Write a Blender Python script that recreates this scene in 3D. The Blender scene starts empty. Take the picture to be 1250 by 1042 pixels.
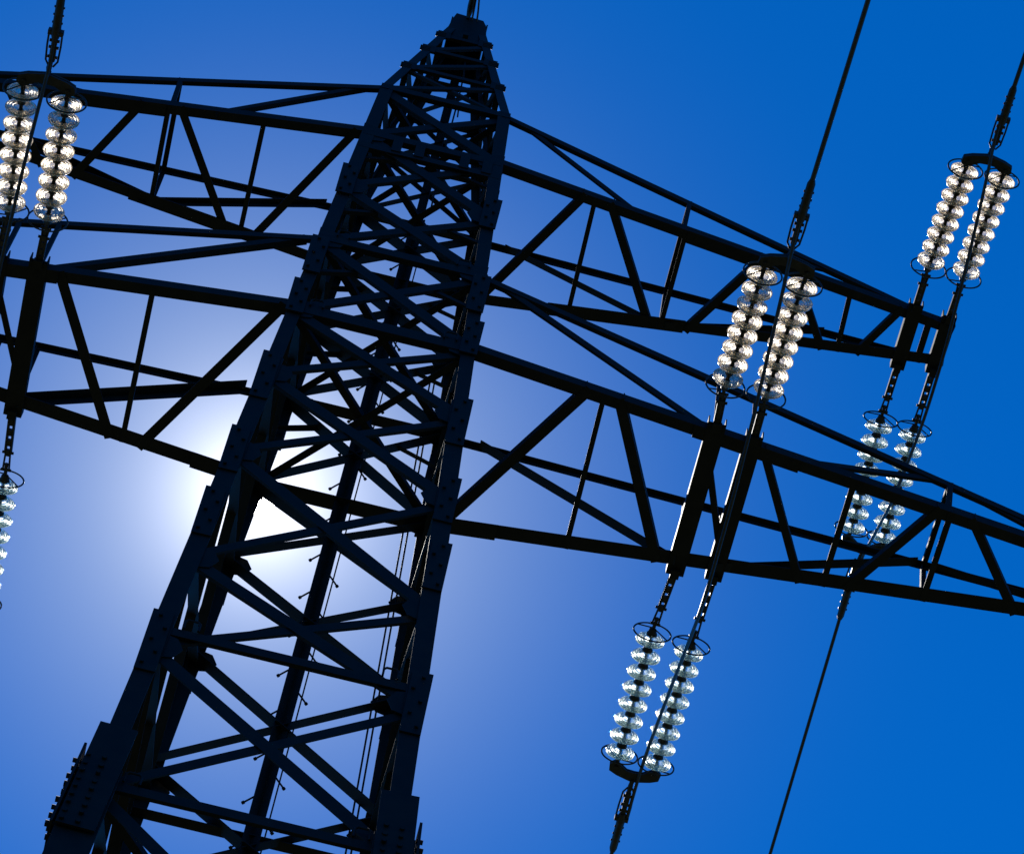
import bpy, bmesh, math, random
from mathutils import Vector, Matrix
random.seed(7)
S = bpy.context.scene
COL = S.collection
R = math.radians
Z0 = 35.94                       # height of the upper cross-arm above the ground

# ------------------------------------------------------------------ camera
cam = bpy.data.cameras.new('camera')
camo = bpy.data.objects.new('camera', cam); COL.objects.link(camo)
r0 = Vector((0.972054989745486, -0.21289559354074725, 0.09891695083167587))
r1 = Vector((0.2337890817588296, 0.8397763784691827, -0.4900186725172291))
r2 = Vector((0.021254697392965538, 0.49945079879415255, 0.866081484285755))
m = Matrix((r0, -r1, -r2)).transposed().to_4x4()
m.translation = Vector((0.6601, -17.6165, 1.6033))
camo.matrix_world = m
cam.sensor_width = 36.0
cam.lens = 4500.48 / 1250 * 36.0
cam.clip_start = 0.1; cam.clip_end = 6000
S.camera = camo

# ------------------------------------------------------------------ world, sun, exposure
SUN = Vector((-0.04146, 0.52821, 0.84810)).normalized()
el = math.asin(SUN.z); az = math.atan2(SUN.x, SUN.y)
W = bpy.data.worlds.new('World'); S.world = W; W.use_nodes = True
nt = W.node_tree; nt.nodes.clear()
def N(t, kind, **kw):
    n = t.nodes.new(kind)
    for k, v in kw.items(): setattr(n, k, v)
    return n
sky = N(nt, 'ShaderNodeTexSky', sky_type='NISHITA', sun_disc=False)
sky.sun_elevation = el; sky.sun_rotation = az
sky.air_density = 1.0; sky.dust_density = 0.0; sky.ozone_density = 6.0; sky.altitude = 400
tint = N(nt, 'ShaderNodeMix', data_type='RGBA', blend_type='MULTIPLY')
tint.inputs[0].default_value = 1.0
tint.inputs[7].default_value = (0.0, 0.70, 1.41, 1)
nt.links.new(sky.outputs[0], tint.inputs[6])
# the bright air round the sun: falls off with the angle from the sun's direction
geo = N(nt, 'ShaderNodeNewGeometry')
dot = N(nt, 'ShaderNodeVectorMath', operation='DOT_PRODUCT')
neg = N(nt, 'ShaderNodeVectorMath', operation='SCALE'); neg.inputs[3].default_value = -1.0
nt.links.new(geo.outputs['Incoming'], neg.inputs[0])
nt.links.new(neg.outputs[0], dot.inputs[0]); dot.inputs[1].default_value = SUN
# angle from chord length (precise near the sun): |d - s|
sub = N(nt, 'ShaderNodeVectorMath', operation='SUBTRACT'); sub.inputs[1].default_value = SUN
ln = N(nt, 'ShaderNodeVectorMath', operation='LENGTH')
nt.links.new(neg.outputs[0], sub.inputs[0]); nt.links.new(sub.outputs[0], ln.inputs[0])
def falloff(scale, amp, col, power=1.0):
    d = N(nt, 'ShaderNodeMath', operation='DIVIDE'); d.inputs[1].default_value = scale
    nt.links.new(ln.outputs['Value'], d.inputs[0])
    p = N(nt, 'ShaderNodeMath', operation='POWER'); p.inputs[1].default_value = power
    nt.links.new(d.outputs[0], p.inputs[0])
    mn = N(nt, 'ShaderNodeMath', operation='MULTIPLY'); mn.inputs[1].default_value = -1
    nt.links.new(p.outputs[0], mn.inputs[0])
    e = N(nt, 'ShaderNodeMath', operation='EXPONENT'); nt.links.new(mn.outputs[0], e.inputs[0])
    v = N(nt, 'ShaderNodeVectorMath', operation='SCALE'); v.inputs[0].default_value = [c * amp for c in col]
    nt.links.new(e.outputs[0], v.inputs[3])
    return v
AUR = [falloff(0.070, 3.7, (1.0, 1.0, 0.66), 1.75), falloff(0.0155, 18.0, (1.0, 0.95, 0.90), 1.2)]
disc = N(nt, 'ShaderNodeMath', operation='LESS_THAN'); disc.inputs[1].default_value = 0.0055
nt.links.new(ln.outputs['Value'], disc.inputs[0])
dv = N(nt, 'ShaderNodeVectorMath', operation='SCALE'); dv.inputs[0].default_value = (400, 390, 370)
nt.links.new(disc.outputs[0], dv.inputs[3])
acc = tint.outputs[2]
for v in AUR + [dv]:
    a = N(nt, 'ShaderNodeVectorMath', operation='ADD')
    nt.links.new(acc, a.inputs[0]); nt.links.new(v.outputs[0], a.inputs[1]); acc = a.outputs[0]
bg = N(nt, 'ShaderNodeBackground'); bg.inputs[1].default_value = 0.10
nt.links.new(acc, bg.inputs[0])
wo = N(nt, 'ShaderNodeOutputWorld'); nt.links.new(bg.outputs[0], wo.inputs[0])

sl = bpy.data.lights.new('sun', 'SUN'); so = bpy.data.objects.new('sun', sl); COL.objects.link(so)
sl.energy = 5.0; sl.angle = R(0.53); sl.color = (1.0, 0.95, 0.87)
so.rotation_euler = SUN.to_track_quat('Z', 'Y').to_euler()
so.location = (0, 0, 60)
vs = S.view_settings
S.display_settings.display_device = 'sRGB'
vs.view_transform = 'Standard'; vs.look = 'None'; vs.exposure = 0; vs.gamma = 1; vs.use_curve_mapping = False

# ------------------------------------------------------------------ materials
def mat(name):
    mm = bpy.data.materials.new(name); mm.use_nodes = True
    t = mm.node_tree; b = t.nodes['Principled BSDF']
    return mm, t, b
def noise_mix(t, b, c1, c2, scale, rough=(0.5, 0.7), detail=6, bump=0.0):
    tc = N(t, 'ShaderNodeTexCoord'); nz = N(t, 'ShaderNodeTexNoise')
    nz.inputs['Scale'].default_value = scale; nz.inputs['Detail'].default_value = detail
    t.links.new(tc.outputs['Object'], nz.inputs['Vector'])
    cr = N(t, 'ShaderNodeValToRGB')
    cr.color_ramp.elements[0].position = 0.35; cr.color_ramp.elements[1].position = 0.68
    cr.color_ramp.elements[0].color = (*c1, 1); cr.color_ramp.elements[1].color = (*c2, 1)
    t.links.new(nz.outputs['Fac'], cr.inputs[0]); t.links.new(cr.outputs[0], b.inputs['Base Color'])
    mr = N(t, 'ShaderNodeMapRange'); mr.inputs[3].default_value = rough[0]; mr.inputs[4].default_value = rough[1]
    t.links.new(nz.outputs['Fac'], mr.inputs[0]); t.links.new(mr.outputs[0], b.inputs['Roughness'])
    if bump:
        bp = N(t, 'ShaderNodeBump'); bp.inputs['Strength'].default_value = bump; bp.inputs['Distance'].default_value = 0.004
        t.links.new(nz.outputs['Fac'], bp.inputs['Height']); t.links.new(bp.outputs[0], b.inputs['Normal'])
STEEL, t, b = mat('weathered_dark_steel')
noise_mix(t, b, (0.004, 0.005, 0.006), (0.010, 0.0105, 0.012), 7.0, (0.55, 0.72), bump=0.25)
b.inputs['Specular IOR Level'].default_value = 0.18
IRON, t, b = mat('cast_iron_fittings')
noise_mix(t, b, (0.010, 0.010, 0.011), (0.024, 0.022, 0.021), 22.0, (0.45, 0.6), bump=0.2)
b.inputs['Specular IOR Level'].default_value = 0.35
WIRE, t, b = mat('aged_aluminium_wire')
noise_mix(t, b, (0.016, 0.017, 0.019), (0.035, 0.035, 0.038), 40.0, (0.4, 0.55))
b.inputs['Metallic'].default_value = 0.3
def glass_mat(name, base, trans, tw, rough):
    g, t, b = mat(name)
    b.inputs['Base Color'].default_value = (*base, 1)
    b.inputs['Transmission Weight'].default_value = 1.0
    b.inputs['IOR'].default_value = 1.5
    nz = N(t, 'ShaderNodeTexNoise'); nz.inputs['Scale'].default_value = 26; nz.inputs['Detail'].default_value = 3
    tc = N(t, 'ShaderNodeTexCoord'); t.links.new(tc.outputs['Object'], nz.inputs['Vector'])
    mr = N(t, 'ShaderNodeMapRange'); mr.inputs[1].default_value = 0.35; mr.inputs[2].default_value = 0.7
    mr.inputs[3].default_value = rough[0]; mr.inputs[4].default_value = rough[1]
    t.links.new(nz.outputs['Fac'], mr.inputs[0]); t.links.new(mr.outputs[0], b.inputs['Roughness'])
    tr = N(t, 'ShaderNodeBsdfTranslucent'); tr.inputs[0].default_value = (*trans, 1)
    mx = N(t, 'ShaderNodeMixShader'); mx.inputs[0].default_value = tw
    out = t.nodes['Material Output']
    t.links.new(b.outputs[0], mx.inputs[1]); t.links.new(tr.outputs[0], mx.inputs[2]); t.links.new(mx.outputs[0], out.inputs[0])
    return g
GLASS_W = glass_mat('toughened_glass_warm', (1.0, 0.91, 0.74), (1.0, 0.84, 0.62), 0.14, (0.14, 0.34))
GLASS_G = glass_mat('toughened_glass_green', (0.90, 1.0, 0.97), (0.80, 1.0, 0.95), 0.14, (0.12, 0.30))
CONC, t, b = mat('weathered_concrete'); noise_mix(t, b, (0.20, 0.195, 0.185), (0.33, 0.32, 0.30), 3.0, (0.8, 0.95), bump=0.4)
GRASS, t, b = mat('dry_meadow')
noise_mix(t, b, (0.030, 0.045, 0.014), (0.075, 0.070, 0.030), 0.35, (0.9, 1.0), detail=12, bump=0.5)

# ------------------------------------------------------------------ mesh builder
class MB:
    def __init__(s): s.v = []; s.f = []; s.sm = []
    def add(s, vs, fs, smooth=False):
        o = len(s.v); s.v += [tuple(v) for v in vs]
        s.f += [tuple(i + o for i in f) for f in fs]; s.sm += [smooth] * len(fs)
    def extrude(s, poly, p0, p1, u, n):
        # poly: list of (a, b) in the u / n axes, counter-clockwise
        k = len(poly)
        vs = [p0 + u * a + n * b for a, b in poly] + [p1 + u * a + n * b for a, b in poly]
        fs = [(i, (i + 1) % k, k + (i + 1) % k, k + i) for i in range(k)]
        s.add(vs, fs + [tuple(reversed(range(k))), tuple(range(k, 2 * k))])
    def angle(s, p0, p1, w, nrm, t=0.012, flip=False, w2=None):
        # steel angle: one flange lies across the face, the other stands back from it
        p0, p1 = Vector(p0), Vector(p1); d = (p1 - p0).normalized(); nrm = Vector(nrm)
        u = d.cross(nrm).normalized(); n = u.cross(d).normalized()
        if n.dot(nrm) < 0: n = -n
        if flip: u = -u
        w2 = w2 or w
        h = w / 2
        s.extrude([(-h, 0), (h, 0), (h, -t), (-h + t, -t), (-h + t, -w2), (-h, -w2)], p0, p1, u, n)
    def angle_uv(s, p0, p1, u, v, w, t):
        # angle with its heel on the line p0-p1 and flanges along u and v
        p0, p1, u, v = Vector(p0), Vector(p1), Vector(u), Vector(v)
        s.extrude([(0, 0), (w, 0), (w, t), (t, t), (t, w), (0, w)], p0, p1, u, v)
    def box(s, c, ax, ay, az, sx, sy, sz):
        c = Vector(c); ax, ay, az = Vector(ax).normalized() * sx / 2, Vector(ay).normalized() * sy / 2, Vector(az).normalized() * sz / 2
        vs = [c + ax * i + ay * j + az * k for k in (-1, 1) for j in (-1, 1) for i in (-1, 1)]
        s.add(vs, [(0, 2, 3, 1), (4, 5, 7, 6), (0, 1, 5, 4), (2, 6, 7, 3), (0, 4, 6, 2), (1, 3, 7, 5)])
    def bar(s, p0, p1, w, h, up=(0, 0, 1)):
        p0, p1 = Vector(p0), Vector(p1); d = p1 - p0
        u = d.cross(Vector(up)).normalized(); n = u.cross(d).normalized()
        s.box((p0 + p1) / 2, d, u, n, d.length, w, h)
    def tube(s, pts, r, seg=8, closed=False):
        pts = [Vector(p) for p in pts]; n = len(pts); rings = []
        rr = r if isinstance(r, (list, tuple)) else [r] * n
        ref = None
        for i, p in enumerate(pts):
            a = pts[(i - 1) % n] if (closed or i > 0) else p
            c = pts[(i + 1) % n] if (closed or i < n - 1) else p
            d = (c - a).normalized()
            if ref is None:
                ref = d.cross(Vector((0, 0, 1)) if abs(d.z) < 0.9 else Vector((1, 0, 0))).normalized()
            u = (ref - d * ref.dot(d)).normalized(); ref = u; v = d.cross(u)
            rings.append([p + (u * math.cos(2 * math.pi * k / seg) + v * math.sin(2 * math.pi * k / seg)) * rr[i] for k in range(seg)])
        vs = [q for rg in rings for q in rg]; fs = []
        for i in range(n if closed else n - 1):
            j = (i + 1) % n
            for k in range(seg):
                k2 = (k + 1) % seg
                fs.append((i * seg + k, i * seg + k2, j * seg + k2, j * seg + k))
        s.add(vs, fs, True)
        if not closed:
            s.add(rings[0], [tuple(reversed(range(seg)))]); s.add(rings[-1], [tuple(range(seg))])
    def lathe(s, prof, seg=32, closed=True, org=(0, 0, 0)):
        n = len(prof); ox, oy, oz = org
        vs = [(ox + r * math.cos(2 * math.pi * k / seg), oy + r * math.sin(2 * math.pi * k / seg), oz + z) for r, z in prof for k in range(seg)]
        fs = []
        for i in range(n if closed else n - 1):
            j = (i + 1) % n
            for k in range(seg):
                k2 = (k + 1) % seg
                fs.append((i * seg + k, i * seg + k2, j * seg + k2, j * seg + k))
        s.add(vs, fs, True)
    def build(s, name, material, parent=None):
        me = bpy.data.meshes.new(name); me.from_pydata(s.v, [], s.f); me.update()
        bm = bmesh.new(); bm.from_mesh(me); bmesh.ops.recalc_face_normals(bm, faces=bm.faces); bm.to_mesh(me); bm.free()
        me.polygons.foreach_set('use_smooth', s.sm)
        me.materials.append(material)
        o = bpy.data.objects.new(name, me); COL.objects.link(o)
        if parent: o.parent = parent
        return o
def tag(o, label=None, cat=None, group=None, kind=None):
    if label: o['label'] = label
    if cat: o['category'] = cat
    if group: o['group'] = group
    if kind: o['kind'] = kind
    return o
def thing(name, label, cat, loc=(0, 0, 0), group=None):
    o = bpy.data.objects.new(name, None); COL.objects.link(o); o.location = loc
    o.empty_display_size = 0.3
    return tag(o, label, cat, group)
def dup(o, parent=None):
    c = o.copy(); COL.objects.link(c); c.parent = parent
    return c

# ------------------------------------------------------------------ ground
g = MB(); n = 60; ext = 2500.0
def gz(x, y):
    d = math.hypot(x, y)
    return 0.0 if d < 60 else (math.sin(x * .004 + 1) * math.cos(y * .005) - .6) * min(1, (d - 60) / 400) * 5
gv = []
for j in range(n + 1):
    for i in range(n + 1):
        a = (i / n * 2 - 1); c = (j / n * 2 - 1)
        x = math.copysign(abs(a) ** 2.2, a) * ext; y = math.copysign(abs(c) ** 2.2, c) * ext
        gv.append((x, y, gz(x, y)))
g.add(gv, [(j * (n + 1) + i, j * (n + 1) + i + 1, (j + 1) * (n + 1) + i + 1, (j + 1) * (n + 1) + i) for j in range(n) for i in range(n)], True)
tag(g.build('ground', GRASS), kind='structure')

# ------------------------------------------------------------------ pylon (tower frame; z = 0 at the upper cross-arm)
PY = thing('lattice_pylon', 'tall dark steel lattice pylon with four cross-arms and pointed top', 'pylon', (0, 0, 0))
O = Vector((0, 0, Z0))
def hx(z): return 0.75 + 0.0338 * (-z)
def hy(z): return 0.835 + 0.0405 * (-z)
def leg(sx, sy, z): return Vector((sx * hx(z), sy * hy(z), z))
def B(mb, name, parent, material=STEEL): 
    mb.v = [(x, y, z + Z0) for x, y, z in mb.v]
    return mb.build(name, material, parent)
TOP1 = 1.27; LOW = -4.30; TOP2 = -2.70
LV = [TOP1, 0.0, -1.35, TOP2, LOW, -5.65, -7.2, -9.1, -10.55, -12.65]
LVF = [TOP1, 0.0, -1.35, TOP2, LOW, -5.6, -7.1, -8.8, -10.5, -12.5]
SPL = -12.6
GND = -Z0 + 0.25
legs = {}
for sx in (-1, 1):
    for sy in (-1, 1):
        mb = MB()
        mb.angle_uv(leg(sx, sy, TOP1 + .08), leg(sx, sy, -5.65), (-sx, 0, 0), (0, -sy, 0), 0.135, 0.016)
        off = Vector((sx * .012, sy * .012, 0))
        mb.angle_uv(leg(sx, sy, -5.40) + off, leg(sx, sy, SPL) + off, (-sx, 0, 0), (0, -sy, 0), 0.165, 0.018)
        off = Vector((sx * .085, sy * .085, 0))
        mb.angle_uv(leg(sx, sy, SPL + .12) + off, leg(sx, sy, GND) + off, (-sx, 0, 0), (0, -sy, 0), 0.31, 0.026)
        L_ = B(mb, 'leg', PY); legs[sx, sy] = L_
        # splice and gusset plates, each with its bolts
        for zc, ln_ in ((-.95, .7), (-2.75, .8), (-3.75, .7), (-5.35, .9), (-6.85, .8), (-8.0, .8), (-10.1, .9)):
            p = MB(); a = leg(sx, sy, zc) ; c = leg(sx, sy, zc - ln_)
            out = Vector((sx, 0, 0))
            # cover plate on the face flange, standing a little proud at its upper end
            p.bar(a + out * .045 + Vector((0, -.004 * 0, 0)) + Vector((-sx * .085, sy * .024, 0)), c + out * .012 + Vector((-sx * .085, sy * .024, 0)), 0.17, 0.014, up=(0, sy, 0))
            for q in range(5):
                f_ = (q + .5) / 5
                pt = a.lerp(c, f_) + Vector((-sx * (.03 + .07 * (q % 2)), sy * .036, 0))
                p.tube([pt - Vector((0, sy * .006, 0)), pt + Vector((0, sy * .018, 0))], .017, 6)
            B(p, 'splice_plate', L_)
        # heavy splice where the section changes
        p = MB(); a = leg(sx, sy, SPL + .62); c = leg(sx, sy, SPL - .75)
        p.bar(a + Vector((-sx * .08, sy * .115, 0)), c + Vector((-sx * .06, sy * .115, 0)), .29, .02, up=(0, sy, 0))
        p.bar(a + Vector((sx * .115, -sy * .05, -.3)), c + Vector((sx * .115, -sy * .05, 0)), .34, .02, up=(sx, 0, 0))
        for q in range(9):
            pt = a.lerp(c, .3 + .7 * (q + .5) / 9)
            for k in (-.10, .02):
                b1 = pt + Vector((-sx * .05 + k, sy * .12, 0)); p.tube([b1 - Vector((0, sy * .02, 0)), b1 + Vector((0, sy * random.uniform(.018, .036), 0))], random.uniform(.018, .023), 6)
                b2 = pt + Vector((sx * .12, -sy * .05 + k, 0)); p.tube([b2 - Vector((sx * .03, 0, 0)), b2 + Vector((sx * random.uniform(.020, .042), 0, 0))], random.uniform(.020, .027), 6)
        B(p, 'splice_plate', L_)
        # concrete footing
        p = MB(); f_ = leg(sx, sy, -Z0); p.lathe([(0.001, -.4), (.55, -.4), (.55, .18), (.45, .26), (0.001, .26)], 24, False, (f_.x, f_.y, f_.z))
        B(p, 'footing', PY, CONC)

def fn(face):  # outward normal of a face
    return {'near': Vector((0, -1, 0)), 'far': Vector((0, 1, 0)), 'left': Vector((-1, 0, 0)), 'right': Vector((1, 0, 0))}[face]
def corners(face):
    return {'near': ((-1, -1), (1, -1)), 'far': ((-1, 1), (1, 1)), 'left': ((-1, -1), (-1, 1)), 'right': ((1, -1), (1, 1))}[face]
def inset(p, q, d=.05):
    v = (q - p).normalized(); return p + v * d, q - v * d
for face in ('near', 'far', 'left', 'right'):
    n_ = fn(face); (c0, c1) = corners(face)
    lv_ = LVF if face == 'far' else LV
    for z1, z2 in zip(lv_[:-1], lv_[1:]):
        for k in range(2):
            a, c = (c0, c1) if k == 0 else (c1, c0)
            p, q = inset(leg(*a, z1), leg(*c, z2), .04)
            back = n_ * (-.022 - .016 * k)
            w = (.125 if k == 0 else .088) if z1 < LOW + .1 else (.13 if k == 0 else .10)
            if face in ('left', 'right'): w = .09
            mb = MB(); mb.angle(p + back, q + back, w, n_, flip=(k == 1))
            B(mb, 'diagonal_brace', PY)
    # horizontal struts
    lv = [TOP1, 0.0, TOP2, LOW, -10.33, -12.58]
    if face == 'near': lv += [-.34]
    if face == 'far': lv += [-9.45]
    for z in lv:
        p, q = inset(leg(*c0, z), leg(*c1, z), .02)
        back = n_ * .004
        w = .16 if z == LOW and face in ('near', 'far') else (.12 if z in (0.0, TOP2) else .10)
        mb = MB(); mb.angle(p + back, q + back, w, n_)
        s_ = B(mb, 'strut', PY)
        if z == -.34:
            for f_ in (.26, .42, .74, .90):
                mb = MB(); x = p.lerp(q, f_); mb.box(x + Vector((0, -.01, .17)), (1, 0, 0), (0, 0, 1), (0, 1, 0), .10, .34, .012); B(mb, 'batten_plate', s_)
        if z in (LOW, -10.33, -12.58, TOP2) and face in ('near', 'far'):
            # bent rod handholds on the struts beside the legs
            for f_ in (.10, .90):
                x = p.lerp(q, f_) + n_ * .02 + Vector((0, 0, .05)); sgn = 1 if f_ < .5 else -1
                mb = MB(); mb.tube([x, x + Vector((0, 0, .10)), x + Vector((sgn * .02, 0, .125)), x + Vector((sgn * .10, 0, .125)), x + Vector((sgn * .12, 0, .10)), x + Vector((sgn * .12, 0, 0))], .011, 6)
                B(mb, 'handhold', s_)
    # gusset plates at the ends of the braces
    if face in ('near', 'far'):
        for c_ in (c0, c1):
            for z in LV[1:-1]:
                mb = MB(); x = leg(*c_, z) + Vector((-c_[0] * .13, 0, 0)) + n_ * -.012
                mb.extrude([(-.13, -.20), (.10, -.13), (.16, 0), (.10, .13), (-.13, .20)] if c_[0] < 0 else [(.13, .20), (-.10, .13), (-.16, 0), (-.10, -.13), (.13, -.20)],
                           x, x + n_ * .008, Vector((1, 0, 0)), Vector((0, 0, 1)))
                B(mb, 'gusset_plate', legs[c_])
# slim secondary members between the cross-arms
for sy in (-1, 1):
    for z1, z2 in ((0.0, -1.35), (-1.35, TOP2), (TOP2, LOW)):
        zm = (z1 + z2) / 2
        for sx in (-1, 1):
            p = leg(sx, sy, z1 - .02).lerp(leg(-sx, sy, z2), .27); q = leg(sx, sy, zm + .12)
            mb = MB(); mb.angle(p + Vector((0, -sy * .06, 0)), q + Vector((0, -sy * .06, 0)), .045, (0, sy, 0), .008); B(mb, 'redundant_brace', PY)
for sx in (-1, 1):
    for z1, z2 in ((TOP1, 0.0), (0.0, -1.35)):
        for f_ in (.33, .66):
            p = leg(sx, -1, z1).lerp(leg(sx, 1, z1), f_); q = leg(sx, -1, z2).lerp(leg(sx, 1, z2), f_)
            mb = MB(); mb.angle(p + Vector((-sx * .05, 0, 0)), q + Vector((-sx * .05, 0, 0)), .045, (sx, 0, 0), .008); B(mb, 'upright', PY)
# plan bracing
for z in (TOP1, 0.0, TOP2, LOW, -12.58):
    for k, (a, c) in enumerate((((-1, -1), (1, 1)), ((1, -1), (-1, 1)))):
        p, q = inset(leg(*a, z), leg(*c, z), .08); d = Vector((0, 0, -.03 - .02 * k))
        mb = MB(); mb.angle(p + d, q + d, .07, (0, 0, -1)); B(mb, 'plan_brace', PY)
# lower body down to the footings (below the picture)
mb = MB(); lz = [-12.58, -15.0, -17.8, -21.0, -24.8, -29.2, GND]
for face in ('near', 'far', 'left', 'right'):
    n_ = fn(face); c0, c1 = corners(face)
    for z1, z2 in zip(lz[:-1], lz[1:]):
        for k, (a, c) in enumerate(((c0, c1), (c1, c0))):
            p, q = inset(leg(*a, z1), leg(*c, z2), .05); mb.angle(p - n_ * (.02 + .016 * k), q - n_ * (.02 + .016 * k), .11, n_)
B(mb, 'base_lattice', PY)

# climbing post up the middle of the far face, with step bolts and a cable
mb = MB(); pa = Vector((0, hy(4.3) * .45, 4.3)); pm = Vector((0, hy(TOP1) - .05, TOP1)); pb = Vector((0, hy(-26) - .05, -26))
s2 = math.sqrt(.5)
mb.angle_uv(pm, pb, (-s2, -s2, 0), (s2, -s2, 0), .105, .012)
POST = B(mb, 'climbing_post', PY)
for i in range(48):
    z = 1.0 - i * .31
    if z < -13.6: break
    x = Vector((0, hy(z) - .05, z)); sg = 1 if i % 2 else -1
    d = Vector((sg * .68, .73, 0)).normalized(); st = x + Vector((sg * .04, -.02, 0))
    mb = MB(); mb.tube([st, st + d * .165], .0095, 6); mb.tube([st + d * .155, st + d * .175], .017, 6); B(mb, 'step_bolt', POST)
mb = MB(); mb.tube([Vector((.105, hy(z) - .02, z)) for z in (1.2, -3, -7, -12, -20, -26)], .008, 6); B(mb, 'cable', POST)
for k in (0, 1):
    mb = MB(); mb.tube([leg(1, 1, z) + Vector((-.225 - .045 * k, -.03, 0)) for z in (-1.5, -4, -8, -13.5, -20, GND)], .010, 6); B(mb, 'cable', legs[1, 1])

# ------------------------------------------------------------------ peak
PK0, PK1 = TOP1, 4.55
def pk(sx, sy, z):
    f_ = (z - PK0) / (PK1 - PK0)
    return Vector((sx * (hx(PK0) * (1 - f_) + .20 * f_), sy * (hy(PK0) * (1 - f_) + .20 * f_), z))
mb = MB()
for sx in (-1, 1):
    for sy in (-1, 1):
        mb.angle_uv(pk(sx, sy, PK0 - .05), pk(sx, sy, PK1 + .1), (-sx, 0, 0), (0, -sy, 0), .095, .012)
PEAK = B(mb, 'peak_frame', PY)
for sx in (-1, 1):
    for sy in (-1, 1):
        for z in (2.3, 3.2, 3.95):   # bolted joints show along the edges
            mb = MB(); c = pk(sx, sy, z); mb.box(c + Vector((-sx * .055, sy * .008, 0)), (1, 0, 0), (0, 0, 1), (0, 1, 0), .15, .16, .012)
            for k in (-.10, -.03, .04):
                q = c + Vector((-sx * .055, sy * .008, k * .6)); mb.tube([q - Vector((sx * .02, 0, 0)), q + Vector((sx * .095, 0, 0))], .014, 6)
            B(mb, 'gusset_plate', PEAK)
PL = [1.27, 2.3, 3.2, 3.95, 4.5]
for face in ('near', 'far', 'left', 'right'):
    n_ = fn(face); c0, c1 = corners(face)
    for i, (z1, z2) in enumerate(zip(PL[:-1], PL[1:])):
        for k, (a, c) in enumerate(((c0, c1), (c1, c0))):
            if i == 3 or (k and i == 2) or (k and face == 'near' and i == 1): continue
            p, q = inset(pk(*a, z1), pk(*c, z2), .03)
            mb = MB(); mb.angle(p - n_ * (.014 + .014 * k), q - n_ * (.014 + .014 * k), .06 if not k else .04, n_, .008); B(mb, 'lattice_brace', PEAK)
        p, q = pk(*c0, z2), pk(*c1, z2); mb = MB(); mb.angle(p + n_ * .004, q + n_ * .004, .065, n_, .008); B(mb, 'strut', PEAK)
    # upright in the middle of each face
    p = (pk(*c0, PK0) + pk(*c1, PK0)) / 2; q = (pk(*c0, PK1) + pk(*c1, PK1)) / 2
    if face == 'near': continue
    w = .10 if face == 'far' else .05
    mb = MB(); mb.angle(p - n_ * .05, q - n_ * .05, w, n_, .01); B(mb, 'upright', PEAK)
mb = MB()   # plated cap
zc0, zc1 = 4.12, 4.78
for sy in (-1, 1):
    mb.extrude([(-.25, 4.1), (.25, 4.1), (.20, 4.62), (.15, 4.76), (-.17, 4.80), (-.20, 4.62)], Vector((0, sy * .225 - .008, 0)), Vector((0, sy * .225 + .008, 0)), Vector((1, 0, 0)), Vector((0, 0, 1)))
for sx in (-1, 1):
    mb.box((sx * .205, 0, 4.42), (1, 0, 0), (0, 1, 0), (0, 0, 1), .016, .43, .6)
mb.box((0, 0, 4.60), (1, 0, 0), (0, 1, 0), (0, 0, 1), .40, .43, .02)
mb.box((0, 0, 4.15), (1, 0, 0), (0, 1, 0), (0, 0, 1), .06, .60, .06)
B(mb, 'cap_plate', PEAK)
mb = MB()
pts = [Vector((.06, -.1, 3.9)), Vector((.09, -.1, 3.5)), Vector((.10, -.05, 3.0)), Vector((.10, -.02, 2.2)), Vector((.10, .0, 1.2)), Vector((.12, .05, .3))]
mb.tube(pts, .011, 6)
mb.tube([Vector((.00, .0, 2.72)), Vector((.02, .0, 2.95)), Vector((.07, .0, 3.05)), Vector((.12, .0, 2.95)), Vector((.14, .0, 2.6))], .010, 6)
B(mb, 'cable', PEAK)

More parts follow.
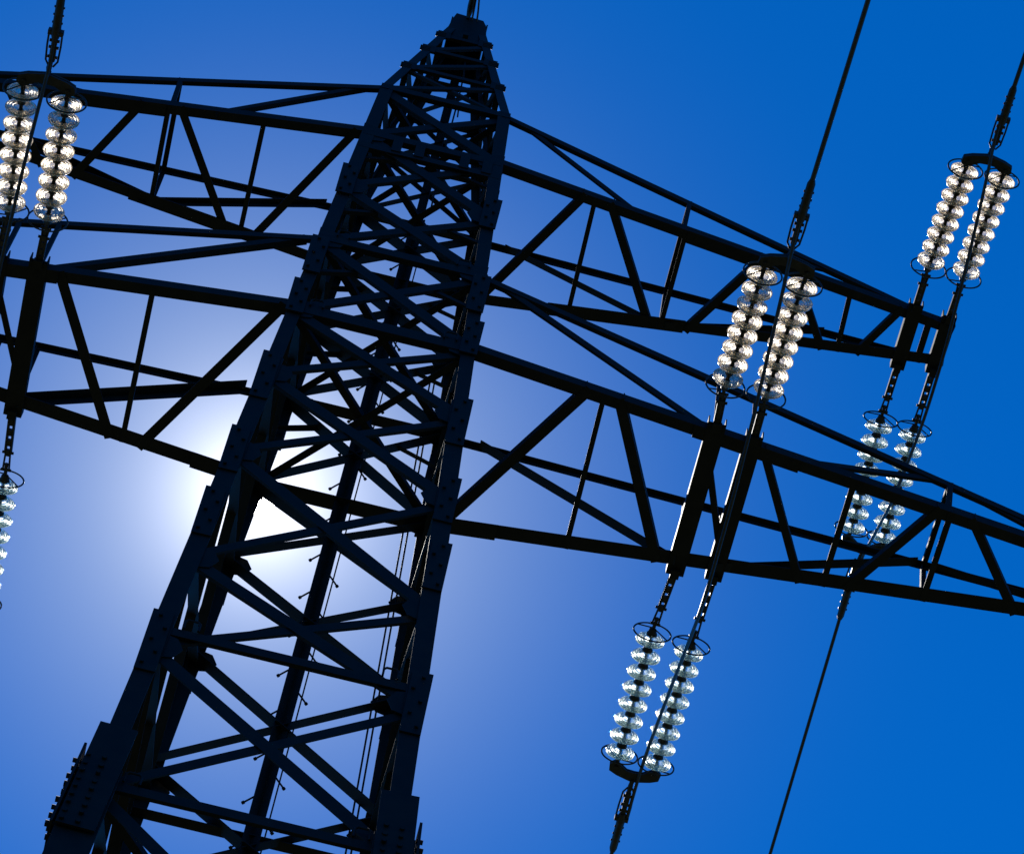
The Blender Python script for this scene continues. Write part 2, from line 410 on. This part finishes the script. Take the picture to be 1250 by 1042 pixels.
# ------------------------------------------------------------------ cross-arms
def cross_arm(sx, zb, zt, L, tL, xt, eT, w, plan, near, far, frames, posts, hangers, inner, doubled):
    """w: flange widths of the four chords (near top, near bottom, far top, far bottom)"""
    def ch(key, x):
        top = key in 'AC'; sy = -1 if key in 'AB' else 1
        z0 = zt if top else zb
        x0 = hx(z0); f_ = (x - x0) / (xt - x0)
        y = hy(z0) * (1 - f_) + tL * f_; z = z0 * (1 - f_) + (zb + (eT if top else 0.0)) * f_
        return Vector((sx * x, sy * y, z))
    mb = MB()
    for key, wd in zip('ABCD', w):
        sy = -1 if key in 'AB' else 1; top = key in 'AC'
        p, q = ch(key, hx(zt if top else zb) - .03), ch(key, L)
        d = (q - p).normalized(); v = Vector((0, 0, -1 if top else 1)); v = (v - d * v.dot(d)).normalized()
        u = d.cross(v).normalized()
        if u.y * sy > 0: u = -u
        mb.angle_uv(p, q, u, v, wd, .014)
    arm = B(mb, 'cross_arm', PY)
    def member(k1, x1, k2, x2, wd, name='lattice_brace', nrm=None, off=0.0):
        p, q = ch(k1, x1), ch(k2, x2)
        pair = {k1, k2}
        nn = nrm or (Vector((0, 0, -1)) if pair == {'B', 'D'} else Vector((0, 0, 1)) if pair == {'A', 'C'} else Vector((0, -1, 0)) if pair <= {'A', 'B'} else Vector((0, 1, 0)))
        mb = MB(); mb.angle(p - nn * off, q - nn * off, wd, nn, .010); return B(mb, name, arm)
    if sx < 0:      # the two sides of the pylon are each other turned half round
        sw = {'B': 'D', 'D': 'B'}
        plan = [(sw[k1], x1, sw[k2], x2, wd) for k1, x1, k2, x2, wd in plan]
        inner = [((x1, 1 - f1), (x2, 1 - f2), wd) for (x1, f1), (x2, f2), wd in inner]
    for k1, x1, k2, x2, wd in plan: member(k1, x1, k2, x2, wd, off=-.004)
    for k1, x1, k2, x2, wd in near + far: member(k1, x1, k2, x2, wd, off=.016)
    for x, wd in frames:
        member('A', x, 'B', x - .03, wd); member('B', x, 'D', x, wd, off=-.005); member('A', x, 'C', x, wd); member('C', x, 'D', x, wd)
    for k1, x1, k2, x2, wd in posts: member(k1, x1, k2, x2, wd, 'post', off=-.003)
    for x, wd in hangers:   # beams that carry the insulator strings, a pair of channels back to back
        p, q = ch('B', x), ch('D', x); e = (q - p).normalized() * .10
        dn = Vector((0, 0, -.02)); mb = MB()
        mb.box((p + q) / 2 + dn, q - p, (1, 0, 0), (0, 0, 1), (q - p).length + .2, wd, .012)
        for k in (-1, 1):
            mb.box((p + q) / 2 + dn + Vector((k * (wd / 2 - .006), 0, .062)), q - p, (1, 0, 0), (0, 0, 1), (q - p).length + .2, .012, .11)
        for end in (p - e * .7, q + e * .7):
            for k in (-1, 0, 1):
                mb.tube([end + Vector((k * wd * .33, 0, -.05)), end + Vector((k * wd * .33, 0, .0))], .017, 6)
            mb.box(end + Vector((0, 0, -.045)), (1, 0, 0), (0, 1, 0), (0, 0, 1), wd * .5, .09, .06)
        B(mb, 'hanger_beam', arm)
    for (x1, f1), (x2, f2), wd in inner:
        p = ch('B', x1).lerp(ch('D', x1), f1); q = ch('B', x2).lerp(ch('D', x2), f2)
        mb = MB(); mb.angle(p, q, wd, (0, 0, -1), .01); B(mb, 'lattice_brace', arm)
    mb = MB()   # end plate and node plates
    tips = [ch(k, L) for k in 'ABDC']
    c = sum(tips, Vector()) / 4
    mb.box(c + Vector((-sx * .16, 0, .02)), (0, 1, 0), (0, 0, 1), (1, 0, 0), abs(tips[2].y - tips[1].y) - .08, .10, .014)
    B(mb, 'end_plate', arm)
    # doubled stretch of the camera-side lower chord, and splice plates under the far one
    for key, xa, xb, wd in doubled:
        p, q = ch(key, xa), ch(key, xb); sy = -1 if key == 'B' else 1
        mb = MB(); mb.box((p + q) / 2 + Vector((0, -sy * wd / 2 + sy * .012, -.012)), q - p, (0, 1, 0), (0, 0, 1), (q - p).length, wd, .016); B(mb, 'splice_plate', arm)
    return ch
arms = {}
for sx in (-1, 1):
    arms[sx, 'up'] = cross_arm(sx, 0.0, TOP1, 5.74, .272, 5.48, .08, (.085, .105, .062, .115),
        plan=[('D', .8, 'B', 1.66, .085), ('B', 1.92, 'D', 2.64, .085), ('D', 3.02, 'B', 3.62, .085), ('B', 3.95, 'D', 4.46, .075), ('D', 4.82, 'B', 5.16, .075)],
        near=[('A', .86, 'B', 2.28, .06), ('B', 3.3, 'A', 4.4, .055)],
        far=[('C', 1.0, 'D', 2.74, .07), ('D', 2.8, 'C', 4.46, .085)],
        frames=[(2.76, .05)], posts=[('B', 1.76, 'D', 1.78, .05), ('B', 4.58, 'D', 4.62, .055), ('B', 5.46, 'D', 5.46, .07)],
        hangers=[(5.28, .15), (5.65, .15)], inner=[], doubled=[('B', 2.78, 3.75, .145), ('D', 1.55, 3.0, .145)])
    arms[sx, 'low'] = cross_arm(sx, LOW, TOP2, 8.75, .26, 8.0, .09, (.085, .115, .062, .145),
        plan=[('D', .93, 'B', 2.02, .10), ('B', 2.30, 'D', 3.05, .10), ('B', 3.72, 'D', 4.42, .075), ('D', 4.86, 'B', 5.50, .085), ('B', 5.80, 'D', 6.48, .085), ('D', 6.9, 'B', 7.4, .08), ('B', 7.6, 'D', 8.1, .08)],
        near=[('A', .95, 'B', 3.27, .075), ('B', 4.0, 'A', 5.5, .07), ('A', 5.7, 'B', 7.2, .07)],
        far=[('C', 1.2, 'D', 3.25, .10), ('D', 3.6, 'C', 5.52, .095), ('C', 5.7, 'D', 7.6, .08)],
        frames=[(5.60, .06)], posts=[('B', 2.16, 'D', 2.18, .05), ('A', 3.25, 'B', 3.25, .045), ('A', 3.62, 'B', 3.62, .045), ('C', 3.25, 'D', 3.25, .045), ('C', 3.62, 'D', 3.62, .045), ('B', 4.64, 'D', 4.64, .06), ('B', 7.5, 'D', 7.5, .05)],
        hangers=[(3.25, .175), (3.62, .165), (8.3, .15), (8.65, .15)], inner=[((3.27, .22), (3.60, .84), .06)], doubled=[('B', 3.05, 4.1, .14), ('D', .95, 1.5, .17)])

# ------------------------------------------------------------------ insulator strings
DR = .145
def glass_disc_mesh():
    p = [(.036, -.050), (.060, -.046), (.092, -.034), (.120, -.016), (.138, .002), (DR, .020), (DR - .001, .027), (DR - .008, .026),
         (.132, .010), (.125, .006), (.120, .034), (.114, .036), (.109, .004), (.102, .001), (.097, .032), (.091, .034), (.086, -.002),
         (.077, .002), (.072, .024), (.066, .025), (.061, -.002), (.050, -.010), (.036, -.014)]
    mb = MB(); mb.lathe(p, 40, True); return mb
def cap_mesh():
    mb = MB(); mb.lathe([(.001, -.118), (.024, -.118), (.036, -.108), (.040, -.085), (.050, -.066), (.054, -.049), (.036, -.038), (.035, -.020), (.028, -.012), (.019, -.004), (.017, .058), (.024, .064), (.001, .066)], 20, False)
    return mb
DISC = {}; CAP = None
def string(name, d1, d8, att, label, near, group):
    """d1: first disc centre at the wire end, d8: last disc at the tower end, att: point on the hanger beam"""
    global CAP
    d1, d8, att = Vector(d1), Vector(d8), Vector(att)
    ax = (d1 - d8).normalized(); pitch = (d1 - d8).length / 7
    root = thing(name, label, 'insulator', d8 + O, group)
    rot = ax.to_track_quat('Z', 'Y')
    key = 'w' if near else 'g'
    for i in range(8):
        if key not in DISC:
            o = glass_disc_mesh().build('glass_disc', GLASS_W if near else GLASS_G); DISC[key] = o
        else:
            o = dup(DISC[key])
        if CAP is None:
            CAP = c = cap_mesh().build('cap', IRON)
        else: c = dup(CAP)
        o.parent = root; c.parent = o
        o.location = ax * pitch * i; o.rotation_mode = 'QUATERNION'
        o.rotation_quaternion = rot @ Vector((0, 0, 1)).rotation_difference(Vector((0, 0, 1))) @ Matrix.Rotation(random.uniform(0, 6.28), 3, 'Z').to_quaternion()
    # arcing rings at both ends, each on two short arms
    side = Vector((1, 0, 0)); up = ax.cross(side).normalized()
    for cpos, rr in ((ax * (pitch * 7 + .045), .180), (-ax * .075, .185)):
        mb = MB(); k = 36
        mb.tube([cpos + side * math.cos(2 * math.pi * j / k) * rr + up * math.sin(2 * math.pi * j / k) * rr for j in range(k)], .0085, 6, True)
        end = cpos + (ax * .05 if cpos.dot(ax) > .1 else -ax * .05)
        for a_ in (.6, math.pi + .6):
            mb.tube([end, cpos + side * math.cos(a_) * rr + up * math.sin(a_) * rr], .007, 6)
        mb.build('arcing_ring', IRON, root)
    # tower-end hardware: shackle, perforated link plate, rods
    a = att - d8
    s0 = -ax * .10; dirv = (a - s0); Lk = dirv.length; dv_ = dirv.normalized()
    mb = MB(); u = dv_.cross(Vector((0, 0, 1))).normalized()
    mb.tube([s0, s0 + dv_ * .14], .018, 8)
    for k in (-1, 1): mb.tube([s0 + dv_ * .08 + u * k * .03, s0 + dv_ * (Lk * .42) + u * k * .02], .010, 6)
    mb.tube([s0 + dv_ * .07 - u * .05, s0 + dv_ * .07 + u * .05], .015, 8)
    mb.build('shackle', IRON, root)
    mb = MB(); st, en = s0 + dv_ * Lk * .36, s0 + dv_ * Lk * .97
    nb = 5
    for k in (-1, 1): mb.bar(st + u * k * .026, en + u * k * .026, .022, .05)
    for j in range(nb):
        c = st.lerp(en, j / (nb - 1)); mb.bar(c - dv_ * .03, c + dv_ * .03, .05, .05)
    mb.tube([st - u * .055, st + u * .055], .016, 6); mb.tube([en - u * .06, en + u * .06], .018, 6)
    mb.build('link_plate', IRON, root)
    return root
G = 'glass disc insulator strings'
string('insulator_string', (3.254, -2.526, -4.473), (3.222, -1.36, -4.356), (3.25, -.80, -4.31), 'warm glowing insulator string across the right cross-arm, left one of its pair', True, G)
string('insulator_string', (3.633, -2.512, -4.472), (3.613, -1.351, -4.356), (3.62, -.78, -4.31), 'warm glowing insulator string across the right cross-arm, right one behind a wire', True, G)
string('insulator_string', (3.201, 2.853, -4.506), (3.194, 1.593, -4.38), (3.25, .80, -4.31), 'clear sparkling insulator string below the long right cross-arm, left one of two', False, G)
string('insulator_string', (3.575, 2.878, -4.508), (3.589, 1.632, -4.384), (3.62, .78, -4.31), 'clear sparkling insulator string below the long right cross-arm, right one behind a wire', False, G)
string('insulator_string', (5.317, -2.055, -.178), (5.278, -.934, -.066), (5.28, -.33, -.01), 'bright insulator string above the short right arm tip, left one of its pair', True, G)
string('insulator_string', (5.701, -2.047, -.177), (5.658, -.918, -.064), (5.65, -.31, -.01), 'bright insulator string above the short right arm tip, rightmost string of all', True, G)
string('insulator_string', (5.300, 2.267, -.199), (5.272, 1.072, -.08), (5.28, .33, -.01), 'clear insulator string seen through the long right arm, left one of its pair', False, G)
string('insulator_string', (5.661, 2.295, -.202), (5.644, 1.085, -.081), (5.65, .31, -.01), 'clear insulator string seen through the long right arm, right one behind a wire', False, G)
string('insulator_string', (-3.63, -2.583, -4.479), (-3.599, -1.387, -4.359), (-3.62, -.78, -4.31), 'glowing insulator string in the top left corner, outer one at the edge', True, G)
string('insulator_string', (-3.225, -2.561, -4.477), (-3.229, -1.385, -4.359), (-3.25, -.80, -4.31), 'glowing insulator string in the top left corner, inner one nearer the pylon', True, G)
string('insulator_string', (-3.195, 2.86, -4.506), (-3.210, 1.61, -4.38), (-3.25, .80, -4.31), 'clear insulator string below the long left arm, cut by the left edge', False, G)

# ------------------------------------------------------------------ yokes with strain clamps
def yoke(xl, xr, y, z, sy, ends, label, clampx):
    """xl, xr, y, z: the line joining the two string ends; sy: -1 towards the viewer's side"""
    root = thing('strain_clamp', label, 'clamp', Vector(((xl + xr) / 2, y, z)) + O, 'strain clamps at the ends of the wires')
    c = Vector(((xl + xr) / 2, y, z)); ax = Vector((0, sy, -.1)).normalized(); sd = Vector((1, 0, 0)); up = sd.cross(ax).normalized()
    h = (xr - xl) / 2
    out = []
    prof = [(-h - .07, -.02), (-h - .06, .05), (-h + .02, .085), (-h * .35, .11), (0, .125), (h * .35, .11), (h - .02, .085), (h + .06, .05), (h + .07, -.02), (h + .02, -.06), (h - .06, -.02), (h * .4, .015), (0, .02), (-h * .4, .015), (-h + .06, -.02), (-h - .02, -.06)]
    mb = MB()
    for k in (-1, 1): mb.extrude(prof, up * (.016 * k - .010), up * (.016 * k + .010), sd, ax)
    for k in (-1, 1):
        mb.tube([sd * k * h - up * .045, sd * k * h + up * .045], .022, 8); mb.tube([sd * k * h - ax * .11, sd * k * h + ax * .02], .022, 8)
    mb.tube([ax * .115 - up * .05, ax * .115 + up * .05], .022, 8)
    mb.build('yoke_plate', IRON, root)
    cx = Vector((clampx - c.x, 0, 0))
    s0 = ax * .12; e0 = ax * .30 + cx; e1 = ax * .56 + cx; e2 = ax * .95 + cx
    mb = MB()
    mb.tube([s0, s0 + ax * .06, e0], [.018, .026, .018], 8)
    mb.bar(e0 - ax * .04, e0 + ax * .10, .055, .04, up); mb.bar(e0 + ax * .12, e1, .05, .035, up)
    for q in (.0, .10, .17): mb.tube([e0 + ax * q - sd * .045, e0 + ax * q + sd * .045], .017, 6)
    mb.build('coupling_link', IRON, root)
    for k in (-1, 1):
        mb = MB(); mb.tube([e0 - ax * .10 + sd * k * .02, e0 - ax * .04 + sd * k * .055, e0 + ax * .12 + sd * k * .062, e1 + ax * .02 + sd * k * .06], .0095, 6)
        mb.tube([e1 + sd * k * .05 - up * .03, e1 + sd * k * .05 + up * .03], .022, 6); mb.build('side_rod', IRON, root)
    mb = MB(); mb.tube([e1 - ax * .06, e1 + ax * .01, e1 + ax * .05, e2 - ax * .04, e2], [.034, .050, .042, .038, .026], 12)
    mb.bar(e1 - sd * .07, e1 + sd * .07, .05, .05, up)
    for q in (.10, .18, .26): mb.tube([e1 + ax * q - sd * .048, e1 + ax * q + sd * .048], .012, 6)
    mb.build('clamp_body', IRON, root)
    return c + e2
W1 = yoke(3.254, 3.640, -2.70, -4.49, -1, None, 'black yoke and strain clamp above the two glowing strings in the middle right', 3.443)
W2 = yoke(3.201, 3.577, 3.03, -4.524, 1, None, 'black curved yoke and strain clamp at the bottom of the lower sparkling strings', 3.388)
W3 = yoke(5.320, 5.703, -2.20, -.192, -1, None, 'black yoke and strain clamp in the upper right corner, on plain sky', 5.524)
W4 = yoke(5.300, 5.664, 2.44, -.217, 1, None, 'black yoke and strain clamp behind the braces of the lower right arm', 5.458)
W5 = yoke(-3.633, -3.226, -2.73, -4.494, -1, None, 'black yoke and strain clamp at the top left corner', -3.415)

# ------------------------------------------------------------------ wires
def conductor(p, sy, dx, r, label, name='conductor', cat='power line', group='conductors of the line'):
    pts = []
    for i in range(61):
        s_ = (i / 60) ** 1.6 * 230
        pts.append(Vector((p.x + dx * s_, p.y + sy * s_, p.z - .1 * s_ + .1 / 460 * s_ * s_)) + O)
    base = pts[0]
    mb = MB(); mb.tube([q - base for q in pts], r, 10)
    o = mb.build(name, WIRE); o.location = base
    return tag(o, label, cat, group)
conductor(W1, -1, .006, .023, 'black power line rising from the clamp in the middle right to the top edge')
conductor(W2, 1, .0, .019, 'short stretch of power line leaving the lowest clamp at the bottom edge')
conductor(W3, -1, .006, .023, 'short stretch of power line leaving the clamp in the upper right corner')
conductor(W4, 1, .003, .019, 'long thin power line running down to the bottom edge on the right')
conductor(W5, -1, -.006, .023, 'short stretch of power line at the top left corner')
def jumper(x, yz, label):
    pts0 = [Vector((x, y, z)) for y, z in yz]
    # Catmull-Rom through the points
    pts = []
    P_ = [pts0[0]] + pts0 + [pts0[-1]]
    for i in range(1, len(P_) - 2):
        a, b_, c, d = P_[i - 1:i + 3]
        for k in range(8):
            t_ = k / 8
            pts.append(.5 * ((2 * b_) + (c - a) * t_ + (2 * a - 5 * b_ + 4 * c - d) * t_ ** 2 + (3 * b_ - a - 3 * c + d) * t_ ** 3))
    pts.append(pts0[-1]); base = pts[0]
    mb = MB(); mb.tube([q - base for q in pts], .017, 10)
    o = mb.build('jumper_wire', WIRE); o.location = base + O
    tag(o, label, 'jumper wire', 'jumper wires under the cross-arms')
jumper(3.44, [(-3.30, -4.56), (-3.02, -4.56), (-2.84, -4.66), (-2.70, -4.80), (-2.42, -5.0), (-2.09, -5.24), (-1.70, -5.50), (-1.0, -5.80), (-.16, -5.90), (.27, -5.83), (.96, -5.49), (1.46, -5.23), (2.1, -4.92), (2.7, -4.66), (3.15, -4.56), (3.6, -4.585)],
       'long jumper wire looping from the glowing middle right strings down past the lower sparkling ones')
jumper(5.50, [(-2.80, -.265), (-2.52, -.29), (-2.38, -.42), (-2.09, -.66), (-1.66, -.95), (-1.36, -1.12), (-1.02, -1.28), (-.78, -1.38), (-.49, -1.46), (.11, -1.48), (.8, -1.30), (1.41, -1.06), (2.2, -.52), (2.6, -.26), (2.95, -.27)],
       'jumper wire looping under the right arm tip, across the rightmost strings')
jumper(-3.42, [(-3.30, -4.56), (-3.0, -4.56), (-2.82, -4.68), (-2.65, -4.82), (-2.40, -5.0), (-2.2, -5.14), (-1.9, -5.30), (-1.55, -5.48), (-1.2, -5.62), (-.4, -5.84), (.27, -5.80), (.96, -5.49), (1.46, -5.23), (2.1, -4.92), (2.7, -4.66), (3.15, -4.56), (3.6, -4.585)],
       'jumper wire between the two strings at the top left corner')
# earth wire at the very top
root = thing('earth_wire_clamp', 'small black clamp on top of the pylon peak', 'clamp', Vector((-.03, -.22, 4.80)) + O)
mb = MB(); a = Vector((0, -.02, 0)); d = Vector((0, -1, -.06)).normalized()
mb.tube([a + Vector((0, 0, -.1)), a + Vector((0, -.04, .02)), a + d * .12, a + d * .5], [.02, .034, .038, .03], 8); mb.build('clamp_body', IRON, root)
for k in (0, 1):
    mb = MB(); mb.tube([Vector((.05 + .06 * k, 0, -.1)), Vector((.045 + .05 * k, -.1, -.01)), Vector((.03 + .02 * k, -.45, -.03))], .011, 6); mb.build('bond_strap', WIRE, root)
conductor(Vector((-.03, -.72, 4.77)), -1, .0, .014, 'thin earth wire leaving the pylon peak at the top edge', 'earth_wire', 'earth wire', None)
